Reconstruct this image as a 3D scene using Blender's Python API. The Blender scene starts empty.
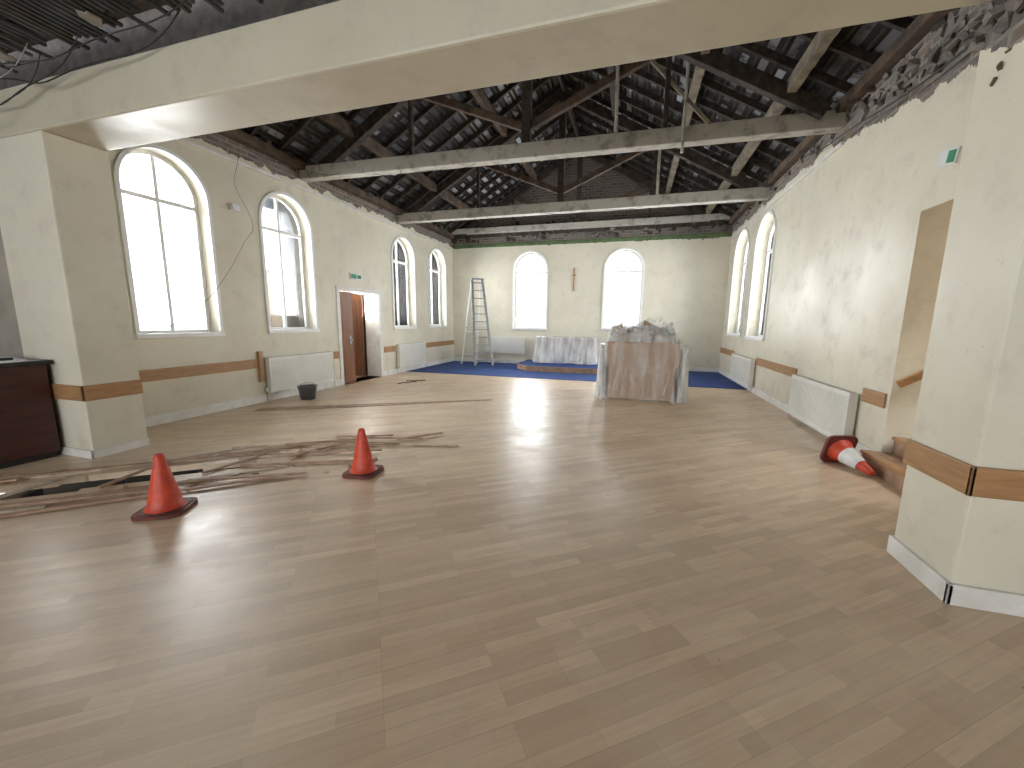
import bpy, bmesh, math, random
from mathutils import Vector, Matrix, noise as mnoise
random.seed(7)
COL = bpy.context.scene.collection
XL,XR,YB = -6.33,2.62,13.45
PXR,PXL,PY0,PY1,ZB = 1.74,-5.42,2.57,3.08,3.226
WT=0.42
RX=-1.86; RZ=7.0; EZ=4.42     # ridge / eaves
SL=(RZ-EZ)/(RX-XL)

# ---------------------------------------------------------------- materials
def newmat(name):
    m=bpy.data.materials.new(name); m.use_nodes=True
    nt=m.node_tree; b=nt.nodes['Principled BSDF']
    return m,nt,b
def N(nt,t,**k):
    n=nt.nodes.new(t)
    for a,v in k.items(): setattr(n,a,v)
    return n
def lk(nt,a,b): nt.links.new(a,b)
def ramp(nt,fac,stops):
    r=N(nt,'ShaderNodeValToRGB'); e=r.color_ramp.elements
    while len(e)<len(stops): e.new(0.5)
    for i,(p,c) in enumerate(stops):
        e[i].position=p; e[i].color=(c[0],c[1],c[2],1) if isinstance(c,(tuple,list)) else (c,c,c,1)
    lk(nt,fac,r.inputs[0]); return r.outputs[0]
def noise(nt,vec,scale,detail=4,rough=.6):
    n=N(nt,'ShaderNodeTexNoise'); n.inputs['Scale'].default_value=scale
    n.inputs['Detail'].default_value=detail; n.inputs['Roughness'].default_value=rough
    if vec is not None: lk(nt,vec,n.inputs['Vector'])
    return n.outputs['Fac']
def mix(nt,fac,a,b,mode='MIX'):
    m=N(nt,'ShaderNodeMix',data_type='RGBA',blend_type=mode)
    for i,v in ((0,fac),(6,a),(7,b)):
        if hasattr(v,'is_linked'): lk(nt,v,m.inputs[i])
        elif i==0: m.inputs[0].default_value=v
        else: m.inputs[i].default_value=(v[0],v[1],v[2],1)
    return m.outputs[2]
def math_(nt,op,a,b=None,c=None):
    m=N(nt,'ShaderNodeMath',operation=op)
    for i,v in enumerate((a,b,c)):
        if v is None: continue
        if hasattr(v,'is_linked'): lk(nt,v,m.inputs[i])
        else: m.inputs[i].default_value=v
    return m.outputs[0]
def bump(nt,b,h,strength=.3,dist=.01):
    n=N(nt,'ShaderNodeBump'); n.inputs['Strength'].default_value=strength; n.inputs['Distance'].default_value=dist
    lk(nt,h,n.inputs['Height']); lk(nt,n.outputs[0],b.inputs['Normal'])
def simple(name,c1,c2=None,scale=6,rough=.5,metal=0,bmp=.15,stretch=None,detail=4,lo=.35,hi=.65):
    m,nt,b=newmat(name); c2=c2 or tuple(x*.75 for x in c1)
    tc=N(nt,'ShaderNodeTexCoord'); v=tc.outputs['Object']
    if stretch:
        mp=N(nt,'ShaderNodeMapping'); mp.inputs['Scale'].default_value=stretch; lk(nt,v,mp.inputs[0]); v=mp.outputs[0]
    n=noise(nt,v,scale,detail)
    lk(nt,ramp(nt,n,[(lo,c1),(hi,c2)]),b.inputs['Base Color'])
    b.inputs['Roughness'].default_value=rough; b.inputs['Metallic'].default_value=metal
    if bmp: bump(nt,b,n,bmp,.01)
    return m

PLA=(.79,.745,.61); PLB=(.69,.64,.51)
def plaster(name,line=None,axis='Y',gloss=.5,tone=1.0,warm=(1,1,1),stain=.42):
    m,nt,b=newmat(name)
    g=N(nt,'ShaderNodeNewGeometry'); pos=g.outputs['Position']
    n1=noise(nt,pos,.7,5); n2=noise(nt,pos,3.2,8,.7); n3=noise(nt,pos,14,4,.7)
    c=ramp(nt,n1,[(.35,tuple(x*tone*w for x,w in zip(PLA,warm))),(.7,tuple(x*tone*w for x,w in zip(PLB,warm)))])
    c=mix(nt,ramp(nt,n2,[(.52,0),(.70,stain)]),c,(.54*tone,.48*tone,.385*tone))
    c=mix(nt,ramp(nt,n3,[(.66,0),(.72,.45)]),c,(.42,.38,.30))
    sep=N(nt,'ShaderNodeSeparateXYZ'); lk(nt,pos,sep.inputs[0])
    # darker brown towards the floor, broken up by noise
    low_tone=N(nt,'ShaderNodeMapRange'); lk(nt,sep.outputs['Z'],low_tone.inputs[0])
    low_tone.inputs[1].default_value=0; low_tone.inputs[2].default_value=.6; low_tone.inputs[3].default_value=.35; low_tone.inputs[4].default_value=0
    c=mix(nt,math_(nt,'MULTIPLY',low_tone.outputs[0],n2),c,(.36,.31,.24))
    rough=ramp(nt,n1,[(.35,gloss-.1),(.65,gloss+.2)])
    h=n2
    if line is not None:
        y0,z0,y1,z1=line
        mr=N(nt,'ShaderNodeMapRange'); lk(nt,sep.outputs[axis],mr.inputs[0])
        for i,v in zip((1,2,3,4),(y0,y1,z0,z1)): mr.inputs[i].default_value=v
        nn=noise(nt,pos,2.2,6,.65)
        zz=math_(nt,'ADD',sep.outputs['Z'],math_(nt,'MULTIPLY',math_(nt,'SUBTRACT',nn,.5),.45))
        mask=math_(nt,'GREATER_THAN',zz,mr.outputs[0])
        cb=N(nt,'ShaderNodeCombineXYZ'); lk(nt,sep.outputs[axis],cb.inputs[0]); lk(nt,sep.outputs['Z'],cb.inputs[1])
        bt=N(nt,'ShaderNodeTexBrick'); lk(nt,cb.outputs[0],bt.inputs['Vector'])
        bt.inputs['Scale'].default_value=1; bt.inputs['Brick Width'].default_value=.23; bt.inputs['Row Height'].default_value=.085
        bt.inputs['Mortar Size'].default_value=.012
        bt.inputs['Color1'].default_value=(.24,.17,.13,1); bt.inputs['Color2'].default_value=(.10,.085,.075,1); bt.inputs['Mortar'].default_value=(.30,.28,.25,1)
        bc=mix(nt,ramp(nt,n2,[(.45,0),(.6,1)]),bt.outputs['Color'],(.20,.185,.165))
        c=mix(nt,mask,c,bc)
        h=math_(nt,'SUBTRACT',n2,math_(nt,'MULTIPLY',mask,1.5))
        rr=N(nt,'ShaderNodeMix'); lk(nt,mask,rr.inputs[0]); lk(nt,rough,rr.inputs[2]); rr.inputs[3].default_value=.95
        rough=rr.outputs[0]
    lk(nt,c,b.inputs['Base Color']); lk(nt,rough,b.inputs['Roughness'])
    bump(nt,b,h,.18,.012)
    return m
M_wall=plaster('plaster_cream')
M_wallL=plaster('plaster_left',(3,4.12,13,4.1))
M_wallR=plaster('plaster_right',(4.2,3.55,7.5,4.1),gloss=.42,stain=.6)
M_wallB=plaster('plaster_back',(-6,4.04,3,4.04),'X')
M_pier=plaster('plaster_pier',(1.7,3.25,3.2,3.3),'Y')
M_pierR=plaster('plaster_pier_right',(2.5,2.80,3.1,3.02),'Y')
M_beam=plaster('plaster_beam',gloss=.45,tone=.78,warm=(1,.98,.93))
M_grey=simple('warm_grey_surface',(.42,.38,.33),(.30,.27,.23),2,.7)  # warm grey for the left walls, plaster remnants and one cable
M_wood=simple('dado_wood',(.47,.265,.115),(.35,.185,.08),5,.4,stretch=(1,1,8))
M_trim=simple('trim_white_paint',(.84,.83,.79),(.70,.68,.63),5,.45,bmp=.05)
M_frame=simple('window_white_paint',(.93,.93,.92),(.87,.87,.85),6,.4,bmp=.05)
M_rad=simple('radiator_enamel',(.83,.82,.77),(.76,.75,.69),3,.35,bmp=0)
M_pipe=simple('pipe_paint',(.7,.68,.6),rough=.4)
M_door=simple('door_wood',(.30,.13,.06),(.20,.08,.035),4,.4,stretch=(6,6,.6))
M_oldwood=simple('old_roof_timber',(.075,.056,.042),(.026,.02,.016),5,.85,stretch=(2,2,2))
M_lightwood=simple('pale_roof_timber',(.32,.275,.20),(.16,.135,.10),5,.8)
M_tie=simple('tie_beam_paint',(.52,.50,.44),(.22,.195,.16),5,.7,detail=8,lo=.5,hi=.72)
M_purl=simple('purlin_timber',(.15,.10,.065),(.05,.036,.027),4,.85)
M_strip=simple('floorboard_wood',(.44,.28,.18),(.26,.155,.10),7,.6)
M_strip2=simple('floorboard_underside',(.60,.50,.39),(.38,.29,.21),9,.8)
M_dark=simple('underfloor_dark',(.025,.02,.016),(.012,.010,.008),8,.95)  # near-black brown for the subfloor and joists
M_cone=simple('cone_orange_plastic',(.74,.085,.03),(.50,.05,.025),9,.45,bmp=.05)
M_coneb=simple('cone_base_rubber',(.20,.04,.028),(.09,.028,.022),10,.6,bmp=.05)
M_sleeve=simple('cone_reflective_sleeve',(.82,.83,.84),(.66,.67,.68),9,.35,bmp=.02)
M_metal=simple('ladder_aluminium',(.38,.39,.40),(.25,.26,.27),8,.4,.7,bmp=.02)
M_bucket=simple('bucket_plastic',(.13,.14,.15),(.08,.085,.09),6,.5,bmp=.02)
M_cab=simple('cabinet_mahogany',(.075,.016,.013),(.04,.01,.008),3,.35,stretch=(1,1,6))
M_black=simple('black_rubber',(.02,.02,.02),(.035,.033,.03),8,.6)
M_green=simple('exit_sign_green',(.02,.26,.12),(.02,.22,.10),5,.5,bmp=0)
M_sign=simple('sign_white',(.8,.82,.8),(.7,.72,.7),5,.5,bmp=0)
M_panel=simple('piano_back_panel',(.44,.30,.20),(.37,.245,.165),3,.55)
M_card=simple('cardboard',(.42,.32,.22),(.33,.24,.16),5,.8)
M_dusty=simple('rubble_stone',(.27,.25,.22),(.10,.085,.075),7,.95,bmp=.6)
M_greenpaint=simple('green_old_paint',(.12,.21,.08),(.09,.11,.05),6,.8)
M_ceil=simple('stripped_ceiling',(.09,.09,.092),(.03,.03,.031),3,.9,bmp=.4)

def carpet():
    m,nt,b=newmat('blue_carpet'); g=N(nt,'ShaderNodeNewGeometry')
    n=noise(nt,g.outputs['Position'],60,3); n2=noise(nt,g.outputs['Position'],1.5,5)
    c=ramp(nt,n,[(.3,(.010,.038,.17)),(.7,(.025,.075,.28))])
    c=mix(nt,ramp(nt,n2,[(.5,0),(.75,.45)]),c,(.10,.16,.32))
    lk(nt,c,b.inputs['Base Color']); b.inputs['Roughness'].default_value=.95; bump(nt,b,n,.4,.01); return m
M_carpet=carpet()

def floor_mat():
    m,nt,b=newmat('worn_woodstrip_floor'); g=N(nt,'ShaderNodeNewGeometry'); pos=g.outputs['Position']
    mp=N(nt,'ShaderNodeMapping'); mp.inputs['Rotation'].default_value=(0,0,math.radians(-37)); lk(nt,pos,mp.inputs[0])
    v=mp.outputs[0]
    def brick(w,h,off,mort):
        t=N(nt,'ShaderNodeTexBrick'); lk(nt,v,t.inputs['Vector']); t.offset=off; t.offset_frequency=3
        t.inputs['Scale'].default_value=1; t.inputs['Brick Width'].default_value=w; t.inputs['Row Height'].default_value=h
        t.inputs['Mortar Size'].default_value=mort; t.inputs['Bias'].default_value=0
        t.inputs['Mortar Smooth'].default_value=.3
        return t
    t1=brick(.46,.066,.37,.0007)
    t1.inputs['Color1'].default_value=(.78,.595,.41,1); t1.inputs['Color2'].default_value=(.58,.42,.275,1); t1.inputs['Mortar'].default_value=(.44,.32,.21,1)
    t2=brick(1.3,.198,.43,.001)
    t2.inputs['Color1'].default_value=(1,1,1,1); t2.inputs['Color2'].default_value=(.87,.855,.84,1); t2.inputs['Mortar'].default_value=(.72,.68,.64,1)
    c=mix(nt,1.0,t1.outputs['Color'],t2.outputs['Color'],'MULTIPLY')
    mp2=N(nt,'ShaderNodeMapping'); mp2.inputs['Scale'].default_value=(1.5,22,1); lk(nt,v,mp2.inputs[0])
    grain=noise(nt,mp2.outputs[0],1.6,6,.65)
    c=mix(nt,ramp(nt,grain,[(.4,0),(.75,.5)]),c,(.44,.30,.185))
    dust=noise(nt,pos,.55,7,.7); dust2=noise(nt,pos,2.6,8,.75)
    c=mix(nt,ramp(nt,dust,[(.42,0),(.62,.34)]),c,(.76,.65,.50))
    c=mix(nt,ramp(nt,dust2,[(.54,0),(.78,.22)]),c,(.42,.31,.21))
    sp=noise(nt,pos,28,3,.6)
    c=mix(nt,ramp(nt,sp,[(.74,0),(.78,.4)]),c,(.26,.20,.15))
    lk(nt,c,b.inputs['Base Color'])
    lk(nt,ramp(nt,dust2,[(.3,.26),(.7,.46)]),b.inputs['Roughness'])
    b.inputs['IOR'].default_value=1.55
    hh=math_(nt,'ADD',math_(nt,'MULTIPLY',t1.outputs['Fac'],-.4),math_(nt,'MULTIPLY',dust2,.6))
    bump(nt,b,hh,.14,.01)
    return m
M_floor=floor_mat()

def roof_mat():
    m,nt,b=newmat('slate_roof_underside'); g=N(nt,'ShaderNodeNewGeometry'); pos=g.outputs['Position']
    sep=N(nt,'ShaderNodeSeparateXYZ'); lk(nt,pos,sep.inputs[0])
    cb=N(nt,'ShaderNodeCombineXYZ'); lk(nt,sep.outputs['Y'],cb.inputs[0]); lk(nt,sep.outputs['X'],cb.inputs[1])
    t=N(nt,'ShaderNodeTexBrick'); lk(nt,cb.outputs[0],t.inputs['Vector'])
    t.inputs['Scale'].default_value=1; t.inputs['Brick Width'].default_value=1.38; t.inputs['Row Height'].default_value=.24
    t.inputs['Mortar Size'].default_value=.075; t.inputs['Mortar Smooth'].default_value=.1; t.inputs['Bias'].default_value=-.1
    t.inputs['Color1'].default_value=(.46,.48,.51,1); t.inputs['Color2'].default_value=(.03,.028,.028,1); t.inputs['Mortar'].default_value=(.013,.011,.010,1)
    n=noise(nt,pos,2.2,6,.7); n2=noise(nt,pos,.8,3,.6)
    c=mix(nt,ramp(nt,n,[(.50,0),(.60,1)]),t.outputs['Color'],(.018,.015,.013))
    c=mix(nt,ramp(nt,n2,[(.45,0),(.60,.85)]),c,(.016,.013,.012))
    lk(nt,c,b.inputs['Base Color']); b.inputs['Roughness'].default_value=.8; bump(nt,b,n,.5,.02); return m
M_roof=roof_mat()

def film(name,lo,hi,sc=(5,5,1.0),col=(.86,.87,.86)):
    m,nt,b=newmat(name)
    g=N(nt,'ShaderNodeNewGeometry'); mp=N(nt,'ShaderNodeMapping'); mp.inputs['Scale'].default_value=sc; lk(nt,g.outputs['Position'],mp.inputs[0])
    n=noise(nt,mp.outputs[0],2.2,3,.5); n2=noise(nt,mp.outputs[0],5,3,.6)
    b.inputs['Base Color'].default_value=(*col,1); b.inputs['Roughness'].default_value=.22
    lk(nt,ramp(nt,n,[(.35,lo),(.68,hi)]),b.inputs['Alpha'])
    bump(nt,b,n2,.6,.04); return m
M_film=film('polythene_film',.06,.36)
M_film2=film('polythene_film_thick',.36,.75)
M_film3=film('polythene_film_crumpled',.20,.60,(3,3,3))
def glass():
    m,nt,b=newmat('window_glass'); nt.nodes.remove(b)
    o=nt.nodes['Material Output']; t=N(nt,'ShaderNodeBsdfTransparent'); gl=N(nt,'ShaderNodeBsdfGlossy'); gl.inputs['Roughness'].default_value=.08
    fr=N(nt,'ShaderNodeFresnel'); fr.inputs[0].default_value=1.45
    t.inputs[0].default_value=(.96,.98,1,1)
    mx=N(nt,'ShaderNodeMixShader'); lk(nt,fr.outputs[0],mx.inputs[0]); lk(nt,t.outputs[0],mx.inputs[1]); lk(nt,gl.outputs[0],mx.inputs[2]); lk(nt,mx.outputs[0],o.inputs[0]); return m
M_glass=glass()

# ---------------------------------------------------------------- builders
class B:
    def __init__(s): s.bm=bmesh.new(); s.mats=[]
    def mi(s,m):
        if m not in s.mats: s.mats.append(m)
        return s.mats.index(m)
    def faces(s,vs,fs,m,smooth=False):
        k=s.mi(m); bv=[s.bm.verts.new(v) for v in vs]; out=[]
        for f in fs:
            try:
                fc=s.bm.faces.new([bv[i] for i in f]); fc.material_index=k; fc.smooth=smooth; out.append(fc)
            except ValueError: pass
        return bv
    def box(s,x0,x1,y0,y1,z0,z1,m,M=None):
        vs=[Vector(p) for p in ((x0,y0,z0),(x1,y0,z0),(x1,y1,z0),(x0,y1,z0),(x0,y0,z1),(x1,y0,z1),(x1,y1,z1),(x0,y1,z1))]
        if M: vs=[M@v for v in vs]
        s.faces(vs,[(0,3,2,1),(4,5,6,7),(0,1,5,4),(1,2,6,5),(2,3,7,6),(3,0,4,7)],m)
    def bar(s,p0,p1,w,h,m,up=(0,0,1)):
        p0,p1=Vector(p0),Vector(p1); d=(p1-p0); L=d.length; d.normalize()
        sd=d.cross(Vector(up))
        if sd.length<1e-4: sd=d.cross(Vector((0,1,0)))
        sd.normalize(); u=sd.cross(d)
        M=Matrix((( d.x,sd.x,u.x,p0.x),(d.y,sd.y,u.y,p0.y),(d.z,sd.z,u.z,p0.z),(0,0,0,1)))
        s.box(0,L,-w/2,w/2,-h/2,h/2,m,M)
    def tube(s,pts,r,m,seg=8):
        pts=[Vector(p) for p in pts]; rings=[]; vs=[]
        for i,p in enumerate(pts):
            d=(pts[min(i+1,len(pts)-1)]-pts[max(i-1,0)]).normalized()
            a=d.cross(Vector((0,0,1)))
            if a.length<.05: a=d.cross(Vector((1,0,0)))
            a.normalize(); c=a.cross(d)
            rr=r[i] if isinstance(r,(list,tuple)) else r
            for k in range(seg):
                t=2*math.pi*k/seg; vs.append(p+a*math.cos(t)*rr+c*math.sin(t)*rr)
        fs=[(i*seg+k,i*seg+(k+1)%seg,(i+1)*seg+(k+1)%seg,(i+1)*seg+k) for i in range(len(pts)-1) for k in range(seg)]
        fs.append(tuple(range(seg))[::-1]); n=(len(pts)-1)*seg; fs.append(tuple(range(n,n+seg)))
        s.faces(vs,fs,m,True)
    def lathe(s,prof,c,m,seg=32,M=None):
        vs=[]; c=Vector(c)
        for r,z in prof:
            for k in range(seg):
                t=2*math.pi*k/seg; v=Vector((r*math.cos(t),r*math.sin(t),z))+c; vs.append(M@v if M else v)
        fs=[(i*seg+k,i*seg+(k+1)%seg,(i+1)*seg+(k+1)%seg,(i+1)*seg+k) for i in range(len(prof)-1) for k in range(seg)]
        s.faces(vs,fs,m,True)
    def prism(s,poly,z0,z1,m,mtop=None):
        n=len(poly); vs=[(x,y,z0) for x,y in poly]+[(x,y,z1) for x,y in poly]
        s.faces(vs,[tuple(range(n))[::-1]]+[(i,(i+1)%n,n+(i+1)%n,n+i) for i in range(n)],m)
        s.faces([(x,y,z1) for x,y in poly],[tuple(range(n))],mtop or m)
    def done(s,name,bevel=0,origin=True,M=None,solid=0):
        bmesh.ops.recalc_face_normals(s.bm,faces=s.bm.faces)
        me=bpy.data.meshes.new(name); s.bm.to_mesh(me); s.bm.free()
        for m in s.mats: me.materials.append(m)
        ob=bpy.data.objects.new(name,me); COL.objects.link(ob)
        if M: me.transform(M)
        if origin:
            xs=[v.co for v in me.vertices]
            c=Vector(((min(v.x for v in xs)+max(v.x for v in xs))/2,(min(v.y for v in xs)+max(v.y for v in xs))/2,min(v.z for v in xs)))
            me.transform(Matrix.Translation(-c)); ob.location=c
        if bevel:
            b=ob.modifiers.new('b','BEVEL'); b.width=bevel; b.segments=2; b.limit_method='ANGLE'
        if solid:
            b=ob.modifiers.new('s','SOLIDIFY'); b.thickness=solid
        return ob
def boxo(name,x0,x1,y0,y1,z0,z1,m,bevel=0):
    b=B(); b.box(x0,x1,y0,y1,z0,z1,m); return b.done(name,bevel)

AX={'L':lambda n:Matrix(((0,0,1,n),(1,0,0,0),(0,1,0,0),(0,0,0,1))),
    'B':lambda n:Matrix(((1,0,0,0),(0,0,-1,n),(0,1,0,0),(0,0,0,1))),
    'F':lambda n:Matrix(((1,0,0,0),(0,1,0,0),(0,0,1,n),(0,0,0,1)))}
def sheet(name,outer,holes,ax,n,th,m,link=True):
    cu=bpy.data.curves.new(name,'CURVE'); cu.dimensions='2D'; cu.fill_mode='BOTH'; cu.extrude=th/2
    for poly in [outer]+holes:
        sp=cu.splines.new('POLY'); sp.points.add(len(poly)-1)
        for p,q in zip(sp.points,poly): p.co=(q[0],q[1],0,1)
        sp.use_cyclic_u=True
    tmp=bpy.data.objects.new('tmp',cu); COL.objects.link(tmp)
    dg=bpy.context.evaluated_depsgraph_get(); dg.update()
    me=bpy.data.meshes.new_from_object(tmp.evaluated_get(dg)); bpy.data.objects.remove(tmp)
    me.transform(AX[ax](n)); me.name=name; me.materials.clear(); me.materials.append(m)
    ob=bpy.data.objects.new(name,me); COL.objects.link(ob); return ob
def rect(a,b,c,d): return [(a,c),(b,c),(b,d),(a,d)]
def arch(s0,s1,z0,zt,n=24):
    r=(s1-s0)/2; c=(s0+s1)/2; zs=zt-r
    return [(s0,z0),(s1,z0)]+[(c+r*math.cos(math.pi*i/n),zs+r*math.sin(math.pi*i/n)) for i in range(n+1)]

WINS={'L':[(3.65,4.75,1.26,3.76),(5.67,6.78,1.28,3.76),(9.64,10.75,1.29,3.77),(11.65,12.82,1.31,3.80)],
      'B':[(-4.02,-2.87,1.26,3.81),(-.96,.21,1.30,3.78)],
      'R':[(9.42,10.68,1.20,3.82),(11.3,12.7,1.22,3.90)]}
wcount=[0]
def empty(name,loc):
    e=bpy.data.objects.new(name,None); e.location=loc; COL.objects.link(e); e.empty_display_size=.2; return e
def group(name,loc,obs):
    e=empty(name,loc)
    for o in obs: o.parent=e; o.matrix_parent_inverse=Matrix.Translation(-Vector(loc))
    return e
def window(wall,s0,s1,z0,zt,inset,plane,sgn,E=9):
    """plane = coordinate of inner wall face, sgn = outward sign along the normal axis"""
    wcount[0]+=1; nm='window_%d'%wcount[0]
    ax='B' if wall in 'BK' else 'L'
    n=plane+sgn*inset
    r=(s1-s0)/2; c=(s0+s1)/2; zs=zt-r
    f=.05; mu=.022; tz=zs-.08
    ri=r-f
    holes=[rect(s0+f,c-mu,z0+f,tz-.028),rect(c+mu,s1-f,z0+f,tz-.028)]
    a0=math.acos(mu/ri); k=12
    right=[(c+mu,tz+.028),(s1-f,tz+.028)]+[(c+ri*math.cos(a0*i/k),zs+ri*math.sin(a0*i/k)) for i in range(k+1)]
    holes+= [right,[(2*c-p[0],p[1]) for p in right][::-1]]
    fr=sheet('frame',arch(s0-.01,s1+.01,z0,zt+.01),holes,ax,n,.05,M_frame)
    gl=sheet('glass',arch(s0+.03,s1-.03,z0+.03,zt-.03),[],ax,n,.006,M_glass)
    b=B()
    # sill
    if ax=='L':
        b.box(min(plane-sgn*.05,n),max(plane-sgn*.05,n),s0-.05,s1+.05,z0-.05,z0+.012,M_frame)
        loc=(n,c,z0)
    else:
        b.box(s0-.05,s1+.05,min(plane-sgn*.05,n),max(plane-sgn*.05,n),z0-.05,z0+.012,M_frame)
        loc=(c,n,z0)
    si=b.done('sill',.006,origin=False)
    ar=sheet('architrave',arch(s0-.045,s1+.045,z0-.02,zt+.045),[arch(s0+.004,s1-.004,z0+.004,zt-.004)],ax,plane-sgn*.012,.03,M_frame)
    group(nm,loc,(fr,gl,si,ar))
    # daylight outside the window
    ld=bpy.data.lights.new('daylight_'+nm,'AREA'); ld.shape='RECTANGLE'; ld.size=(s1-s0)+.9; ld.size_y=(zt-z0)+.7
    ld.energy=E*(ld.size*ld.size_y)*math.pi; ld.color=(1,.985,.96)
    lo=bpy.data.objects.new('daylight_'+nm,ld); COL.objects.link(lo)
    o=plane+sgn*(WT+.05); zc=(z0+zt)/2+.05
    lo.location=(o,c,zc) if ax=='L' else (c,o,zc)
    d=Vector((-sgn,0,0)) if ax=='L' else Vector((0,-sgn,0))
    lo.rotation_euler=d.to_track_quat('-Z','Z').to_euler()

# ---------------------------------------------------------------- room shell
dl=(7.5,8.97,0,2.16)
sheet('wall_left',rect(PY1-.18,YB+WT,-.12,4.5),[arch(*w) for w in WINS['L']]+[rect(*dl)],'L',XL-WT/2,WT,M_wallL)
sheet('wall_right',rect(PY1,YB+WT,-.12,4.5),[arch(*w) for w in WINS['R']]+[rect(4.05,5.04,0,2.60)],'L',XR+WT/2,WT,M_wallR)
gable=[(XL,-.12),(XR,-.12),(XR,4.5),(RX,RZ+.1),(XL,4.5)]
sheet('wall_back',gable,[arch(*w) for w in WINS['B']],'B',YB+WT/2,WT,M_wallB)
for w in WINS['L']: window('L',*w,.22,XL,-1,E=14)
for w in WINS['B']: window('B',*w,.20,YB,1,E=11)
for w in WINS['R']: window('R',*w,.24,XR,1,E=10)
# near part of the hall (where the photographer stands)
NX0,NX1,NY=-8.6,5.4,-4.6
fill_wins=[(-7.4,-5.4,.9,3.3),(-4.4,-2.4,.9,3.3),(-1.2,.8,.9,3.3),(2,4,.9,3.3)]
sheet('wall_rear',rect(NX0,NX1,-.12,4.2),[arch(*w) for w in fill_wins],'B',NY-WT/2,WT,M_wall)
for w in fill_wins: window('K',*w,.2,NY,-1,E=6.5)  # unseen windows behind the camera, added to fill the foreground with light
boxo('wall_near_left',NX0-.3,NX0,NY-WT,PY0+.4,-.12,4.2,M_grey)
boxo('wall_near_right',NX1,NX1+.3,NY-WT,PY0+.4,-.12,4.2,M_wall)
boxo('wall_partition_left',NX0,XL-.02,PY0+.33,PY0+.75,-.12,4.2,M_grey)
boxo('wall_pier_left',XL-.02,PXL,PY0,PY1,-.12,ZB,M_pier,.015)
boxo('wall_pier_right',PXR,NX1,PY0,PY1,-.12,ZB,M_pierR,.015)
b=B(); b.box(NX0,NX1,PY0,PY1,ZB,3.64,M_beam); b.done('ceiling_downstand_beam',.02)
sheet('light_block_over_beam',[(XL-WT,3.64),(XR+WT,3.64),(XR+WT,4.45),(RX,RZ),(XL-WT,4.45)],[],'B',PY1-.2,.3,M_oldwood)  # unseen panel above the beam, added to block light
# trench hole in the floor (lifted boards)
a=math.radians(41); dx,dy=math.cos(a),math.sin(a); nx,ny=-dy,dx
t0=Vector((-5.35,1.58)); L=2.35
def tp(s,w): return (t0.x+dx*s+nx*w,t0.y+dy*s+ny*w)
trench=[tp(0,-.20),tp(.9,-.22),tp(.9,-.16),tp(1.5,-.17),tp(1.5,-.10),tp(L,-.10),tp(L,.12),tp(1.7,.12),tp(1.7,.20),tp(.6,.22),tp(.6,.16),tp(0,.16)]
sheet('floor',[(NX0-.3,NY-WT),(NX1+.3,NY-WT),(NX1+.3,YB+WT),(NX0-.3,YB+WT)],[trench],'F',-.03,.06,M_floor)
boxo('subfloor',-6.2,-3,.8,4,-.40,-.34,M_dark)
b=B()
for k in range(4):
    s=.25+k*.6; p=Vector(tp(s,-.4)); q=Vector(tp(s+.1,.4)); b.bar((p.x,p.y,-.2),(q.x,q.y,-.2),.05,.14,M_dark)
b.done('floor_joists')
# near ceiling - stripped, joists showing
boxo('ceiling_near',NX0,NX1,NY,PY0,3.92,4.02,M_ceil)
b=B()
y=NY+.2
while y<PY0-.1:
    b.box(NX0,NX1,y,y+.07,3.74,3.92,M_oldwood); y+=.42
x=NX0+.1
while x<NX1:
    if random.random()<.85:
        ya=random.uniform(-4,1); b.box(x,x+.03,ya,PY0-random.uniform(0,.3),3.72,3.74,M_ceil if random.random()<.6 else M_oldwood)
    x+=.06
b.done('ceiling_joists')
b=B()   # ragged plaster remnants left on the ceiling laths
for k in range(26):
    cx=random.uniform(-6.5,3); cy=random.uniform(.6,2.4); r=random.uniform(.05,.16)
    poly=[(cx+r*random.uniform(.5,1.2)*math.cos(t*math.pi/5),cy+r*random.uniform(.5,1.2)*math.sin(t*math.pi/5)) for t in range(10)]
    b.prism(poly,3.705,3.72,M_grey)
b.done('ceiling_plaster_remnants')

# ---------------------------------------------------------------- roof
def slope_z(x): return EZ+SL*(x-XL) if x<RX else EZ+SL*((2*RX-XL)-x)
b=B(); XR2=2*RX-XL
for (xa,xb) in ((XL-.5,RX),(XR2+.5,RX)):
    za=slope_z(xa); 
    b.faces([(xa,PY1-.4,za+.12),(xb,PY1-.4,RZ+.12),(xb,YB+.4,RZ+.12),(xa,YB+.4,za+.12),
             (xa,PY1-.4,za+.22),(xb,PY1-.4,RZ+.22),(xb,YB+.4,RZ+.22),(xa,YB+.4,za+.22)],
            [(0,1,2,3),(4,5,6,7),(0,1,5,4),(1,2,6,5),(2,3,7,6),(3,0,4,7)],M_roof)
b.done('ceiling_slate_roof',origin=False)
b=B()
y=PY1+.1
while y<YB:
    for xa in (XL-.2,XR2+.2): b.bar((xa,y,slope_z(xa)+.03),(RX,y,RZ+.03),.05,.10,M_oldwood)
    y+=.58
b.done('roof_rafters',origin=False)
b=B()
x=XL+.1
while x<XR2:
    z=slope_z(x)+.10
    b.box(x-.018,x+.018,PY1,YB,z-.012,z+.012,M_lightwood if random.random()<.15 else M_oldwood); x+=.24
b.done('roof_battens',origin=False)
b=B()
for d,m in ((-3.35,M_purl),(-1.42,M_purl),(2.62,M_lightwood),(3.75,M_lightwood),(1.2,M_oldwood)):
    x=RX+d; z=slope_z(x)-.12
    b.bar((x,PY1,z),(x,YB,z),.11,.19,m)
b.bar((RX,PY1,RZ-.1),(RX,YB,RZ-.1),.06,.22,M_oldwood)
b.done('roof_purlins',origin=False)
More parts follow.
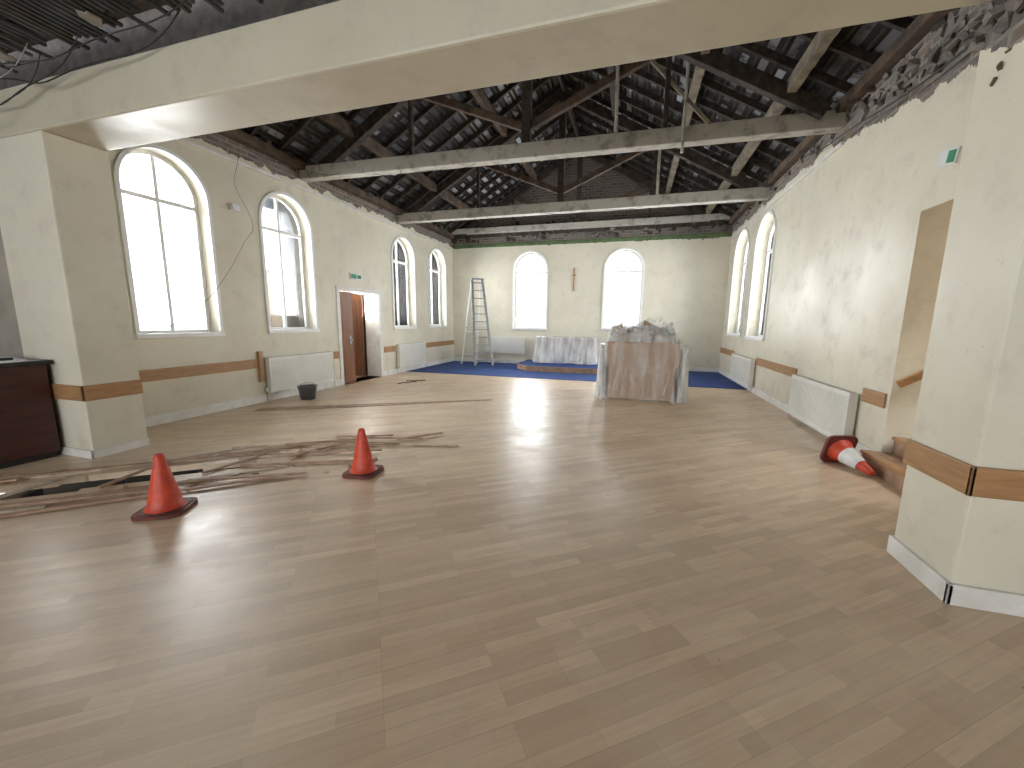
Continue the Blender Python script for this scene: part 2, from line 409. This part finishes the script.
def truss(y,zb,zt,skew):
    b=B()
    b.bar((XL-.05,y-skew,(zb+zt)/2),(XR+.05,y+skew,(zb+zt)/2),.20,zt-zb,M_tie)
    zz=zt
    for s in (-1,1):
        xe=RX+s*4.2
        b.bar((xe,y,slope_z(xe)-.22),(RX,y,RZ-.22),.13,.2,M_oldwood)
        b.bar((RX,y,zz+.25),(RX+s*2.1,y,slope_z(RX+s*2.1)-.3),.1,.12,M_purl)
        b.bar((RX+s*2.15,y,zz),(RX+s*2.15,y,slope_z(RX+s*2.1)-.25),.07,.09,M_oldwood)
    b.bar((RX,y,zz),(RX,y,RZ-.15),.15,.14,M_oldwood)
    return b
b=truss(6.85,4.16,4.39,.15)
b.bar((-.42,6.8,4.39),(-.45,6.8,5.9),.06,.05,M_tie); b.bar((.55,6.8,4.0),(.55,6.8,5.2),.04,.05,M_tie)
b.bar((.9,6.8,4.35),(-.6,6.9,6.1),.05,.05,M_lightwood)
b.done('roof_truss',.01)
b=truss(10.1,4.13,4.36,.03)
b.bar((.35,10,4.36),(.35,10,5.3),.06,.05,M_tie)
b.done('roof_truss',.01)
b=truss(13.25,4.45,4.62,0); b.done('roof_truss',.01)
# wall plates
boxo('trim_1',XL,XL+.16,PY1,YB,4.32,4.46,M_purl,.01)
boxo('trim_2',XR-.14,XR,PY1,YB,4.34,4.48,M_purl,.01)
boxo('trim_3',XL,XR,YB-.10,YB,4.36,4.62,M_oldwood,.01)
boxo('trim_4',XL,XR,YB-.05,YB,4.02,4.13,M_greenpaint,.01)
boxo('trim_5',XL,XL+.05,PY1,YB,3.98,4.03,M_trim,.008)
boxo('trim_6',XR-.04,XR,6.9,YB,3.93,3.98,M_trim,.008)
# loose rubble along the wall heads
def stone(b,c,s,m):
    M=Matrix.Translation(c)@Matrix.Rotation(random.uniform(0,6),4,Vector((random.random()-.5,random.random()-.5,random.random())).normalized())
    j=lambda: random.uniform(.7,1.15)
    vs=[M@Vector((x*s*j(),y*s*.7*j(),z*s*.45*j())) for x in(-.5,.5) for y in(-.5,.5) for z in(-.5,.5)]
    b.faces(vs,[(0,1,3,2),(4,6,7,5),(0,4,5,1),(2,3,7,6),(0,2,6,4),(1,5,7,3)],m)
b=B()
for k in range(240):
    y=random.uniform(PY1,8) if k%3 else random.uniform(PY1,YB)
    lo=max(3.6,min(4.1,3.65+(y-4.4)*.17))
    stone(b,Vector((XR-random.uniform(-.05,.02),y,random.uniform(lo+.08,4.5))),random.uniform(.05,.14),M_dusty if random.random()<.7 else M_oldwood)
for k in range(120):
    stone(b,Vector((XL+random.uniform(-.05,.12),random.uniform(PY1,YB),random.uniform(4.42,4.58))),random.uniform(.06,.18),M_dusty if random.random()<.6 else M_oldwood)
for k in range(120):
    stone(b,Vector((random.uniform(XL,XR),YB-random.uniform(-.03,.08),random.uniform(4.2,4.75))),random.uniform(.06,.2),M_dusty if random.random()<.5 else M_oldwood)
for k in range(40):
    stone(b,Vector((PXR+random.uniform(-.01,.03),random.uniform(PY0,PY1),random.uniform(3.02,3.2))),random.uniform(.04,.09),M_dusty if random.random()<.7 else M_oldwood)
b.done('wall_head_rubble')
b=B(); 
for (y,z,r) in ((2.9,2.83,.035),(2.92,2.77,.028),(2.86,2.88,.02)):
    stone(b,Vector((PXR,y,z)),r*1.3,M_purl)
b.done('wall_fixing_remnant')

# ---------------------------------------------------------------- trim
def wallseg(name,pieces,m,bev=.006):
    b=B()
    for p in pieces: b.box(*p,m)
    return b.done(name,bev)
R0,R1=.625,.785
wallseg('trim_dado_left',[(XL,XL+.022,PY1,5.42,R0,R1),(XL,XL+.022,7.15,7.4,R0,R1),(XL,XL+.022,9.12,9.6,R0,R1),(XL,XL+.022,11.3,YB,R0,R1)],M_wood)
wallseg('trim_dado_right',[(XR-.022,XR,5.09,5.52,R0,R1),(XR-.022,XR,7.5,9.7,R0,R1),(XR-.022,XR,11.75,YB,R0,R1)],M_wood)
wallseg('trim_dado_pier_left',[(XL,PXL+.022,PY0-.022,PY0,R0,R1),(PXL,PXL+.022,PY0-.022,PY1,R0,R1)],M_wood)
wallseg('trim_dado_pier_right',[(PXR-.022,NX1,PY0-.022,PY0,R0,R1),(PXR-.022,PXR,PY0-.022,PY1,R0,R1)],M_wood)
wallseg('baseboard_left',[(XL,XL+.02,PY1,7.45,0,.14),(XL,XL+.02,9.05,YB,0,.14)],M_trim)
wallseg('baseboard_right',[(XR-.02,XR,5.09,YB,0,.14)],M_trim)
wallseg('baseboard_back',[(XL,XR,YB-.02,YB,0,.14)],M_trim)
wallseg('baseboard_pier_left',[(XL,PXL+.02,PY0-.02,PY0,0,.09),(PXL,PXL+.02,PY0-.02,PY1,0,.09)],M_trim)
wallseg('baseboard_pier_right',[(PXR-.025,NX1,PY0-.025,PY0,0,.12),(PXR-.025,PXR,PY0-.025,PY1,0,.12)],M_trim)
boxo('conduit_box',XL,XL+.05,5.36,5.44,.38,.92,M_wood,.005)

# ---------------------------------------------------------------- doorway left
M_corr=simple('corridor_shade_brown',(.22,.17,.12),(.15,.11,.08),2,.8)  # dark brown with the corridor's shade put into the colour
b=B()
b.box(-8.3,-8.2,7.3,9.13,-.06,2.6,M_corr); b.box(-8.2,XL-WT,7.3,7.38,-.06,2.6,M_corr); b.box(-8.2,XL-WT,9.05,9.13,-.06,2.6,M_corr); b.box(-8.3,XL-WT,7.3,9.13,2.5,2.6,M_corr)
b.done('wall_corridor')
b=B()
b.box(XL-WT,XL+.02,7.42,7.52,0,2.16,M_trim); b.box(XL-WT,XL+.02,8.95,9.05,0,2.16,M_trim); b.box(XL-WT,XL+.02,7.42,9.05,2.14,2.24,M_trim)
b.done('trim_door_frame',.008)
def doorleaf(name,hinge,ang,w,m):
    b=B(); b.box(0,w,-.022,.022,.01,2.12,m)
    b.box(w-.13,w-.10,-.07,.07,1.0,1.03,M_metal); b.box(w-.15,w-.08,-.026,.026,.92,1.12,M_metal); b.box(w-.2,w-.1,-.085,-.07,1.0,1.02,M_metal)
    for z0,z1 in ((.12,.9),(1.2,2.0)): b.box(.1,w-.1,-.027,.027,z0,z1,m)
    M=Matrix.Translation(hinge)@Matrix.Rotation(ang,4,'Z'); return b.done(name,.006,M=M)
doorleaf('door_1',(XL-.06,7.53,0),math.radians(90),.46,M_door)
doorleaf('door_2',(XL-WT-.05,8.93,0),math.radians(-150),.80,M_door)
# exit signs
b=B(); b.box(XL,XL+.03,7.9,8.3,2.42,2.56,M_sign); b.box(XL+.03,XL+.034,7.92,8.10,2.44,2.54,M_green); b.box(XL+.03,XL+.034,8.13,8.27,2.45,2.53,M_green); b.done('exit_sign')
b=B(); b.box(-.02,0,-.12,.12,-.065,.065,M_sign); b.box(-.025,-.02,-.10,-.01,-.05,.05,M_green); b.done('exit_sign',M=Matrix.Translation((XR,4.76,2.99))@Matrix.Rotation(math.radians(12),4,'X'))
boxo('wall_speaker',XL,XL+.06,5.12,5.26,3.22,3.32,M_sign,.01)

# ---------------------------------------------------------------- stairwell on the right
M_st=plaster('plaster_stair',tone=.95,warm=(1.0,.96,.97))
b=B(); b.box(XR+WT,5.6,5.04,5.2,-.1,3.6,M_st); b.box(5.6,5.7,3.08,5.2,-.1,3.6,M_st); b.box(XR+WT,5.6,3.08,4.05,-.1,3.6,M_st); b.box(XR+WT,5.7,3.08,5.2,3.5,3.6,M_st); b.done('wall_stairwell')
b=B()
for k in range(8):
    x0=2.44+k*.26; b.box(x0,5.58 if k else 2.75,4.08,5.02,k*.17 if k else 0,(k+1)*.17,M_strip)
    b.box(x0-.02,x0+.08,4.08,5.02,(k+1)*.17-.03,(k+1)*.17+.005,M_wood)
b.done('wooden_stairs',.006)
b=B(); b.bar((2.64,4.985,.90),(4.6,4.985,2.16),.045,.075,M_wood)
for x in (2.8,3.6,4.4): b.bar((x,4.985,.88+(x-2.6)*.643),(x,5.04,.88+(x-2.6)*.643),.02,.02,M_metal)
b.done('stair_handrail',.008)
ld=bpy.data.lights.new('stair_fill_light','AREA'); ld.size=.8; ld.energy=34; ld.color=(.94,.96,1)  # added fill lamp with no visible source, brightens the stair recess
lo=bpy.data.objects.new('stair_fill_light',ld); COL.objects.link(lo); lo.location=(4.0,4.55,3.45)

# ---------------------------------------------------------------- radiators
def radiator(M,w,z0,z1):
    """local: x along wall, y away from wall"""
    b=B(); h=z1-z0
    b.box(0,w,.09,.105,z0+.01,z1-.01,M_rad); b.box(0,w,.03,.045,z0+.01,z1-.01,M_rad)
    n=int(w/.042)
    for i in range(n):
        x=(i+.5)*w/n; b.box(x-.012,x+.012,.105,.111,z0+.05,z1-.05,M_rad)
    b.box(0,w,.028,.112,z1-.016,z1,M_rad); b.box(0,w,.085,.112,z0,z0+.02,M_rad)
    for i in range(int(w/.03)): b.box(.01+i*.03,.018+i*.03,.04,.10,z1,z1+.004,M_pipe)
    b.box(-.006,0,.025,.114,z0,z1,M_rad); b.box(w,w+.006,.025,.114,z0,z1,M_rad)
    for x in (.15,w-.15): b.box(x-.02,x+.02,.004,.03,z0+.05,z1-.05,M_pipe)
    for x in (-.05,w+.05):
        b.tube([(x,.06,0),(x,.06,z0+.05),(x+(.05 if x<0 else -.05),.06,z0+.05)],.009,M_pipe)
        b.tube([(x,.06,z0+.03),(x,.06,z0+.10)],.02,M_sign)
    return b.done('radiator',.003,M=M)
ML=lambda y:Matrix(((0,1,0,XL),(1,0,0,y),(0,0,1,0),(0,0,0,1)))
MR=lambda y:Matrix(((0,-1,0,XR),(1,0,0,y),(0,0,1,0),(0,0,0,1)))
MB=lambda x:Matrix(((1,0,0,x),(0,-1,0,YB),(0,0,1,0),(0,0,0,1)))
radiator(ML(5.5),1.6,.16,.80); radiator(ML(9.68),1.5,.17,.82)
radiator(MR(5.58),1.8,.08,.70); radiator(MR(9.75),1.75,.10,.74)
radiator(MB(-5.0),1.4,.38,.96)

# ---------------------------------------------------------------- carpet, dais, altar
boxo('floor_carpet',XL+.02,XR-.02,10.15,YB-.02,0,.012,M_carpet)
b=B(); poly=[(-3.0,11.45),(.6,11.45),(1.0,12.0),(1.0,YB-.03),(-3.45,YB-.03),(-3.45,12.0)]
b.prism(poly,.012,.17,M_strip,M_carpet)
def off(poly,k):
    c=(-1.3,12.5); return [(c[0]+(x-c[0])*k,c[1]+(y-c[1])*k) for x,y in poly]
b.prism(off(poly,1.006),.15,.178,M_wood,M_carpet)
b.done('carpeted_dais',.005)

def rrect(x0,x1,y0,y1,r,n):
    pts=[]
    for cx,cy,a in ((x1-r,y0+r,-90),(x1-r,y1-r,0),(x0+r,y1-r,90),(x0+r,y0+r,180)):
        for i in range(n//8+1): 
            t=math.radians(a+90*i/(n//8)); pts.append((cx+r*math.cos(t),cy+r*math.sin(t)))
    # resample
    out=[]; P=pts+[pts[0]]; Ls=[math.dist(P[i],P[i+1]) for i in range(len(pts))]; T=sum(Ls)
    for k in range(n):
        d=T*k/n; i=0
        while d>Ls[i] and i<len(Ls)-1: d-=Ls[i]; i+=1
        f=d/max(Ls[i],1e-6); out.append((P[i][0]+(P[i+1][0]-P[i][0])*f,P[i][1]+(P[i+1][1]-P[i][1])*f))
    return out
def drape(name,x0,x1,y0,y1,ztop,zbot,m,amp=.07,flare=.12,n=192,rows=14,seed=1,topnoise=.02,hem=.03,topf=None):
    b=B(); P=rrect(x0,x1,y0,y1,.04,n); cx,cy=(x0+x1)/2,(y0+y1)/2; vs=[]; fs=[]
    rings=[.05,.15,.3,.4,.5,.6,.7,.78,.85,.95,1.0]
    for f in rings:
        for (x,y) in P:
            X=cx+(x-cx)*f; Y=cy+(y-cy)*f
            z=ztop+topnoise*mnoise.noise(Vector((X*4,Y*4,seed)))
            if topf: z+=topf(X,Y)*(1 if f<.97 else .5)
            vs.append((X,Y,z))
    for r in range(1,rows+1):
        v=r/rows
        for k,(x,y) in enumerate(P):
            t=k/n*2*math.pi
            px,py=P[(k+1)%n]; qx,qy=P[k-1]; tx,ty=px-qx,py-qy; l=math.hypot(tx,ty) or 1; nx_,ny_=ty/l,-tx/l
            w=(math.sin(t*11+seed+2.2*math.sin(t*3))*.5+math.sin(t*23+seed*2+1.5*math.sin(t*5))*.3+mnoise.noise(Vector((x*4,y*4,v*1.0+seed)))*.8)
            o=amp*(v**.7)*(w+.8)+flare*v*v*(.6+.4*math.sin(t*4+seed))
            zb=zbot+hem*(1+mnoise.noise(Vector((x*3,y*3,seed))))
            z=ztop+(zb-ztop)*v
            vs.append((x+nx_*o,y+ny_*o,z))
    R=len(rings)+rows
    for i in range(R-1):
        for k in range(n): fs.append((i*n+k,i*n+(k+1)%n,(i+1)*n+(k+1)%n,(i+1)*n+k))
    fs.append(tuple(range(n)))
    b.faces(vs,fs,m,True); return b.done(name)
# altar table under polythene
b=B(); b.box(-2.9,-1.12,12.35,13.05,.96,1.0,M_strip2)
for x in (-2.8,-1.22):
    for y in (12.42,12.98): b.box(x-.035,x+.035,y-.035,y+.035,.178,.96,M_strip2)
b.box(-2.8,-1.22,12.40,12.43,.62,.96,M_strip2); b.box(-2.8,-1.22,12.97,13.0,.82,.96,M_strip2)
al=b.done('altar_table',.006)
al2=drape('dust_sheet',-2.93,-1.09,12.32,13.08,1.02,.18,M_film2,amp=.05,flare=.10,seed=3)
group('plastic_covered_altar_table',(-2.0,12.7,.18),(al,al2))

# piano seen from behind, wrapped in polythene
b=B()
b.box(-.42,.82,7.95,8.55,.10,1.10,M_panel); b.box(-.46,.86,7.93,7.97,.02,1.14,M_panel)
b.box(-.46,.86,7.92,8.6,1.10,1.14,M_strip); b.box(-.46,-.40,7.93,8.95,0,.66,M_strip); b.box(.80,.86,7.93,8.95,0,.66,M_strip)
b.box(-.44,.84,8.5,8.95,.58,.74,M_strip)
for k in range(40): b.box(-.40+k*.031,-.372+k*.031,8.72,8.93,.74,.755,M_sign)
pn=b.done('piano_case',.008)
b=B()
def tb(cx,cy,z0,sx,sy,sz,rot,m,tilt=0):
    b.box(-sx/2,sx/2,-sy/2,sy/2,0,sz,m,Matrix.Translation((cx,cy,z0))@Matrix.Rotation(rot,4,'Z')@Matrix.Rotation(tilt,4,'Y'))
tb(-.22,8.2,1.15,.34,.3,.16,.3,M_card); tb(-.22,8.22,1.31,.3,.24,.05,-.2,M_strip2); tb(.16,8.2,1.15,.36,.3,.13,-.2,M_strip,.0)
tb(.16,8.2,1.28,.3,.26,.12,.4,M_card); tb(.55,8.22,1.15,.32,.3,.12,.15,M_strip2); tb(.54,8.25,1.27,.28,.22,.07,-.35,M_black)
tb(-.05,8.4,1.15,.02,.3,.3,.5,M_sign,.4); tb(.38,8.15,1.15,.02,.25,.28,-.6,M_strip,.5); tb(.28,8.3,1.41,.26,.02,.09,.2,M_card,.5); tb(-.28,8.35,1.36,.22,.02,.08,-.3,M_strip,-.4)
bk=b.done('stacked_books_and_boxes',.004)
def tf(X,Y): return .38*max(0,mnoise.noise(Vector((X*4.3,Y*4,5)))+.42) if abs(X-.18)<.58 else 0
sh=[drape('dust_sheet',-.50,.90,7.89,8.98,1.17,.0,M_film,amp=.05,flare=.10,seed=8,topnoise=.05,hem=.02,topf=tf)]
for (x0,x1,y0,y1,sd) in ((.93,1.02,7.95,8.75,4),(-.60,-.54,7.98,8.6,6)):
    sh.append(drape('dust_sheet_folds',x0,x1,y0,y1,1.05,.0,M_film2,amp=.03,flare=.05,seed=sd,n=96,topnoise=.05,hem=.01))
sh.append(drape('dust_sheet_cap',-.42,.80,7.95,8.6,1.28,1.12,M_film3,amp=.03,flare=.04,seed=12,topnoise=.09,hem=.02,rows=6,topf=lambda X,Y:.25*max(0,mnoise.noise(Vector((X*5,Y*5,2)))+.35)))
group('plastic_wrapped_upright_piano',(.2,8.4,0),[pn,bk]+sh)

# ---------------------------------------------------------------- cross
b=B(); b.box(-1.98,-1.94,YB-.04,YB,2.50,3.25,M_wood); b.box(-2.03,-1.89,YB-.045,YB-.005,3.0,3.03,M_wood); b.done('wall_cross',.004)

# ---------------------------------------------------------------- stepladder
def ladder():
    b=B(); H=2.85; c=Vector((-4.62,12.12,.012)); top=Vector((-4.98,12.42,H))
    wd=Vector((.80,.60,0)).normalized()
    def pt(f,s): 
        w=.30-.13*f; return c.lerp(top,f)+wd*s*w
    for s in (-1,1): b.bar(pt(0,s),pt(1,s),.035,.075,M_metal,up=wd)
    for i in range(11):
        f=(i+.8)/11.3; b.bar(pt(f,-1),pt(f,1),.085,.03,M_metal)
    b.bar(pt(1,-1.25),pt(1,1.25),.2,.03,M_metal)
    rc=Vector((-5.42,12.75,.012))
    def q(f,s): return rc.lerp(top-Vector((.05,-.05,.05)),f)+wd*s*(.27-.12*f)
    for s in (-1,1): b.bar(q(0,s),q(1,s),.03,.045,M_rad,up=wd)
    for f in (.12,.4,.7): b.bar(q(f,-1),q(f,1),.02,.03,M_rad)
    for s in (-1,1): b.bar(pt(.45,s),q(.45,s),.01,.02,M_metal); b.box(*(lambda p:(p.x-.03,p.x+.03,p.y-.03,p.y+.03,.012,.05))(pt(0,s)),M_black)
    return b.done('stepladder')
ladder()

# ---------------------------------------------------------------- traffic cones
def cone(M,sleeve=False):
    b=B(); r0,r1,z0,z1=.118,.028,.03,.46
    def rr(z): return r0+(r1-r0)*(z-z0)/(z1-z0)
    pl=rrect(-.165,.165,-.165,.165,.07,48)
    b.prism(pl,0,.028,M_coneb)
    b.prism([(x*.86,y*.86) for x,y in pl],.026,.036,M_coneb)
    prof=[(.135,.03),(.125,.045)]+[(rr(z),z) for z in (.06,.12,.2,.28,.36,.42)]+[(.036,.425),(.036,.44),(r1,.445),(r1,z1),(r1-.008,z1),(r1-.01,.40)]
    b.lathe(prof,(0,0,0),M_cone)
    if sleeve: b.lathe([(rr(.14)+.003,.14),(rr(.32)+.003,.32)],(0,0,0),M_sleeve)
    ob=b.done('traffic_cone',M=M); return ob
cone(Matrix.Translation((-3.43,2.0,0))@Matrix.Rotation(.5,4,'Z'))
cone(Matrix.Translation((-2.47,3.14,0))@Matrix.Rotation(.2,4,'Z')@Matrix.Scale(.98,4))
p0=Vector((2.22,5.02,.165)); p1=Vector((2.37,4.53,.03)); d=(p1-p0).normalized()
q=d.to_track_quat('Z','Y').to_matrix().to_4x4()
cone(Matrix.Translation(p0)@q,True)

# ---------------------------------------------------------------- bucket
b=B(); b.lathe([(0,.01),(.12,.0),(.125,.0),(.165,.24),(.175,.245),(.175,.255),(.16,.255),(.155,.24),(.118,.02),(0,.02)],(-5.82,5.92,0),M_bucket)
b.tube([(-5.82+.17*math.cos(t),5.92+.06*math.sin(t),.25-.0+.05*math.sin(t)) for t in [i*math.pi/10 for i in range(11)]],.005,M_metal)
b.done('bucket')

# ---------------------------------------------------------------- cabinet
b=B(); b.box(-7.1,-5.85,2.02,2.52,.06,1.0,M_cab); b.box(-7.14,-5.80,1.98,2.55,1.0,1.045,M_black); b.box(-7.06,-5.88,2.05,2.5,0,.06,M_black)
for x0 in (-7.06,-6.45): b.box(x0,x0+.56,1.995,2.02,.12,.94,M_cab); b.box(x0+.48,x0+.50,1.97,1.995,.5,.62,M_metal)
b.box(-6.6,-6.1,2.1,2.4,1.045,1.075,M_black)
b.done('sideboard_cabinet',.008)

# ---------------------------------------------------------------- lifted boards
b=B()
def board(x,y,ang,L,w,z,m,tilt=0,th=.016):
    M=Matrix.Translation((x,y,z))@Matrix.Rotation(ang,4,'Z')@Matrix.Rotation(tilt,4,'Y')
    b.box(-L/2,L/2,-w/2,w/2,0,th,m,M)
A=math.radians(41)
spec=[(.15,-.36,1.7,.05,0),(1.3,-.60,2.5,.04,.03),(.9,-.46,1.2,.05,-.1),(.2,.32,1.3,.05,.05),(1.0,.34,1.5,.04,-.04),(1.9,.34,.9,.045,.1),(2.5,.12,1.0,.035,-.15),
      (2.7,-.25,1.3,.035,-.25),(3.0,.0,.9,.04,-.3),(2.0,-.30,1.1,.04,.12),(2.4,.42,.7,.04,.2),(1.2,.0,.62,.04,1.1),(.5,0,.6,.05,.9),(2.0,.02,.6,.035,.7),
      (2.9,.3,1.0,.035,-.35),(-.3,-.26,.9,.05,.1),(-.2,.27,1.0,.055,0),(2.75,.15,.6,.045,.5),
      (2.3,.55,.9,.035,-.2),(2.8,.48,.8,.03,-.1),(2.2,-.48,1.0,.035,-.2),(1.7,.5,.8,.04,.3),(2.2,.25,.9,.03,-.4),(3.3,.22,.8,.03,-.5),(.4,-.5,.9,.05,-.05),(1.5,-.38,1.2,.04,.06),
      (3.55,.32,.9,.035,-.45),(3.75,-.02,1.2,.035,-.42),(3.3,.55,.7,.03,-.3),(3.95,.25,.6,.03,.1)]
for i,(s,w,L_,wd,da) in enumerate(spec):
    x,y=tp(s,w); board(x,y,A+da,L_,wd,.001+.010*(i%3),M_strip if i%3 else M_strip2,tilt=random.uniform(-.01,.01))
for k in range(34):
    s=random.uniform(-.4,3.4); w=random.choice((-1,1))*random.uniform(.25,.6); x,y=tp(s,w)
    board(x,y,random.uniform(0,3),random.uniform(.04,.14),random.uniform(.015,.04),.001,random.choice((M_strip,M_strip2)),th=random.uniform(.004,.010))
b.done('loose_floorboards')
b=B(); b.prism([(-5.85,4.80),(-5.0,5.28),(-2.5,6.98),(-2.52,7.06),(-4.1,6.12),(-5.7,5.16),(-5.9,5.0)],0,.006,M_strip); b.done('floor_brown_strip')  # thin brown strip lying diagonally on the floor
# small debris
b=B()
for k in range(34):
    x=random.uniform(-5.5,2.2); y=random.uniform(.9,9.8); s=random.uniform(.005,.012)
    stone(b,Vector((x,y,s*.2)),s,random.choice((M_strip2,M_strip,M_dusty)))
b.tube([(-5.25+.22*k/8+.05*math.sin(k*1.7),8.0+.5*k/8+.06*math.cos(k*2.1),.012) for k in range(9)],.009,M_black)
b.bar((-5.3,8.5,.015),(-4.9,8.75,.015),.06,.025,M_strip)
b.done('floor_debris')
# ---------------------------------------------------------------- cables
def sag(p0,p1,s,n=18,jit=0):
    p0,p1=Vector(p0),Vector(p1); out=[]
    for i in range(n+1):
        t=i/n; v=p0.lerp(p1,t); v.z-=s*4*t*(1-t); v.x+=jit*math.sin(t*9); v.y+=jit*math.cos(t*7); v.z+=jit*.6*math.sin(t*13); out.append(v)
    return out
b=B()
b.tube(sag((-5.9,2.48,3.7),(-3.4,2.45,3.75),.22,jit=.04),.006,M_black,6)
b.tube(sag((-5.6,2.4,3.72),(-2.9,2.3,3.75),.16,jit=.03),.005,M_black,6)
b.tube(sag((-6.2,2.48,3.45),(-4.6,2.45,3.72),.12,jit=.02),.006,M_black,6)
b.tube(sag((-6.4,2.45,3.35),(-5.0,2.42,3.72),.20,jit=.03),.005,M_black,6)
b.tube(sag((-5.2,2.1,3.73),(-4.2,2.3,3.73),.30,jit=.03),.004,M_black,6)
b.tube(sag((-4.6,1.9,3.73),(-2.2,2.1,3.73),.14,jit=.05),.004,M_black,6)
b.tube(sag((-6.8,2.2,3.6),(-4.9,2.3,3.7),.25,jit=.03),.004,M_grey,6)
b.tube(sag((-6.0,5.0,4.25),(-6.2,5.3,2.9),.0,jit=.06)+sag((-6.2,5.3,2.9),(-5.5,3.2,1.3),.35)[1:],.003,M_black,5)
b.tube(sag((-5.9,4.4,4.3),(-5.4,6.6,4.2),.25,jit=.05),.004,M_black,5)
b.tube(sag((-5.2,6.7,4.2),(-2.6,6.75,4.2),.12,jit=.04),.004,M_black,5)
b.tube(sag((-3.0,10.0,4.2),(.4,10.0,4.2),.13,jit=.04),.004,M_black,5)
b.tube(sag((2.5,4.0,3.75),(2.5,8.0,4.2),.10,jit=.02),.01,M_black,6)
b.tube(sag((-4.2,6.7,4.2),(-4.1,6.7,3.85),0,jit=.03),.005,M_black,5)
b.done('hanging_cables')

# ---------------------------------------------------------------- world, camera
w=bpy.data.worlds.new('overcast'); bpy.context.scene.world=w; w.use_nodes=True
bg=w.node_tree.nodes['Background']; bg.inputs[0].default_value=(.88,.94,1,1); bg.inputs[1].default_value=2.5
f,yaw,pit,rol=394.84,.2927,.158,.0115
sy,cy,sp,cp=math.sin(yaw),math.cos(yaw),math.sin(pit),math.cos(pit)
F=Vector((-sy*cp,cy*cp,-sp)); R=Vector((cy,sy,0)); U=R.cross(F); c,s=math.cos(rol),math.sin(rol)
R2=c*R+s*U; U2=c*U-s*R
cd=bpy.data.cameras.new('camera'); cd.sensor_width=36; cd.lens=f/1024*36; cd.clip_start=.05
co=bpy.data.objects.new('camera',cd); COL.objects.link(co)
co.matrix_world=Matrix(((R2.x,U2.x,-F.x,0),(R2.y,U2.y,-F.y,0),(R2.z,U2.z,-F.z,1.5),(0,0,0,1)))
bpy.context.scene.camera=co
bpy.context.scene.view_settings.view_transform='Standard'
bpy.context.scene.view_settings.exposure=.42
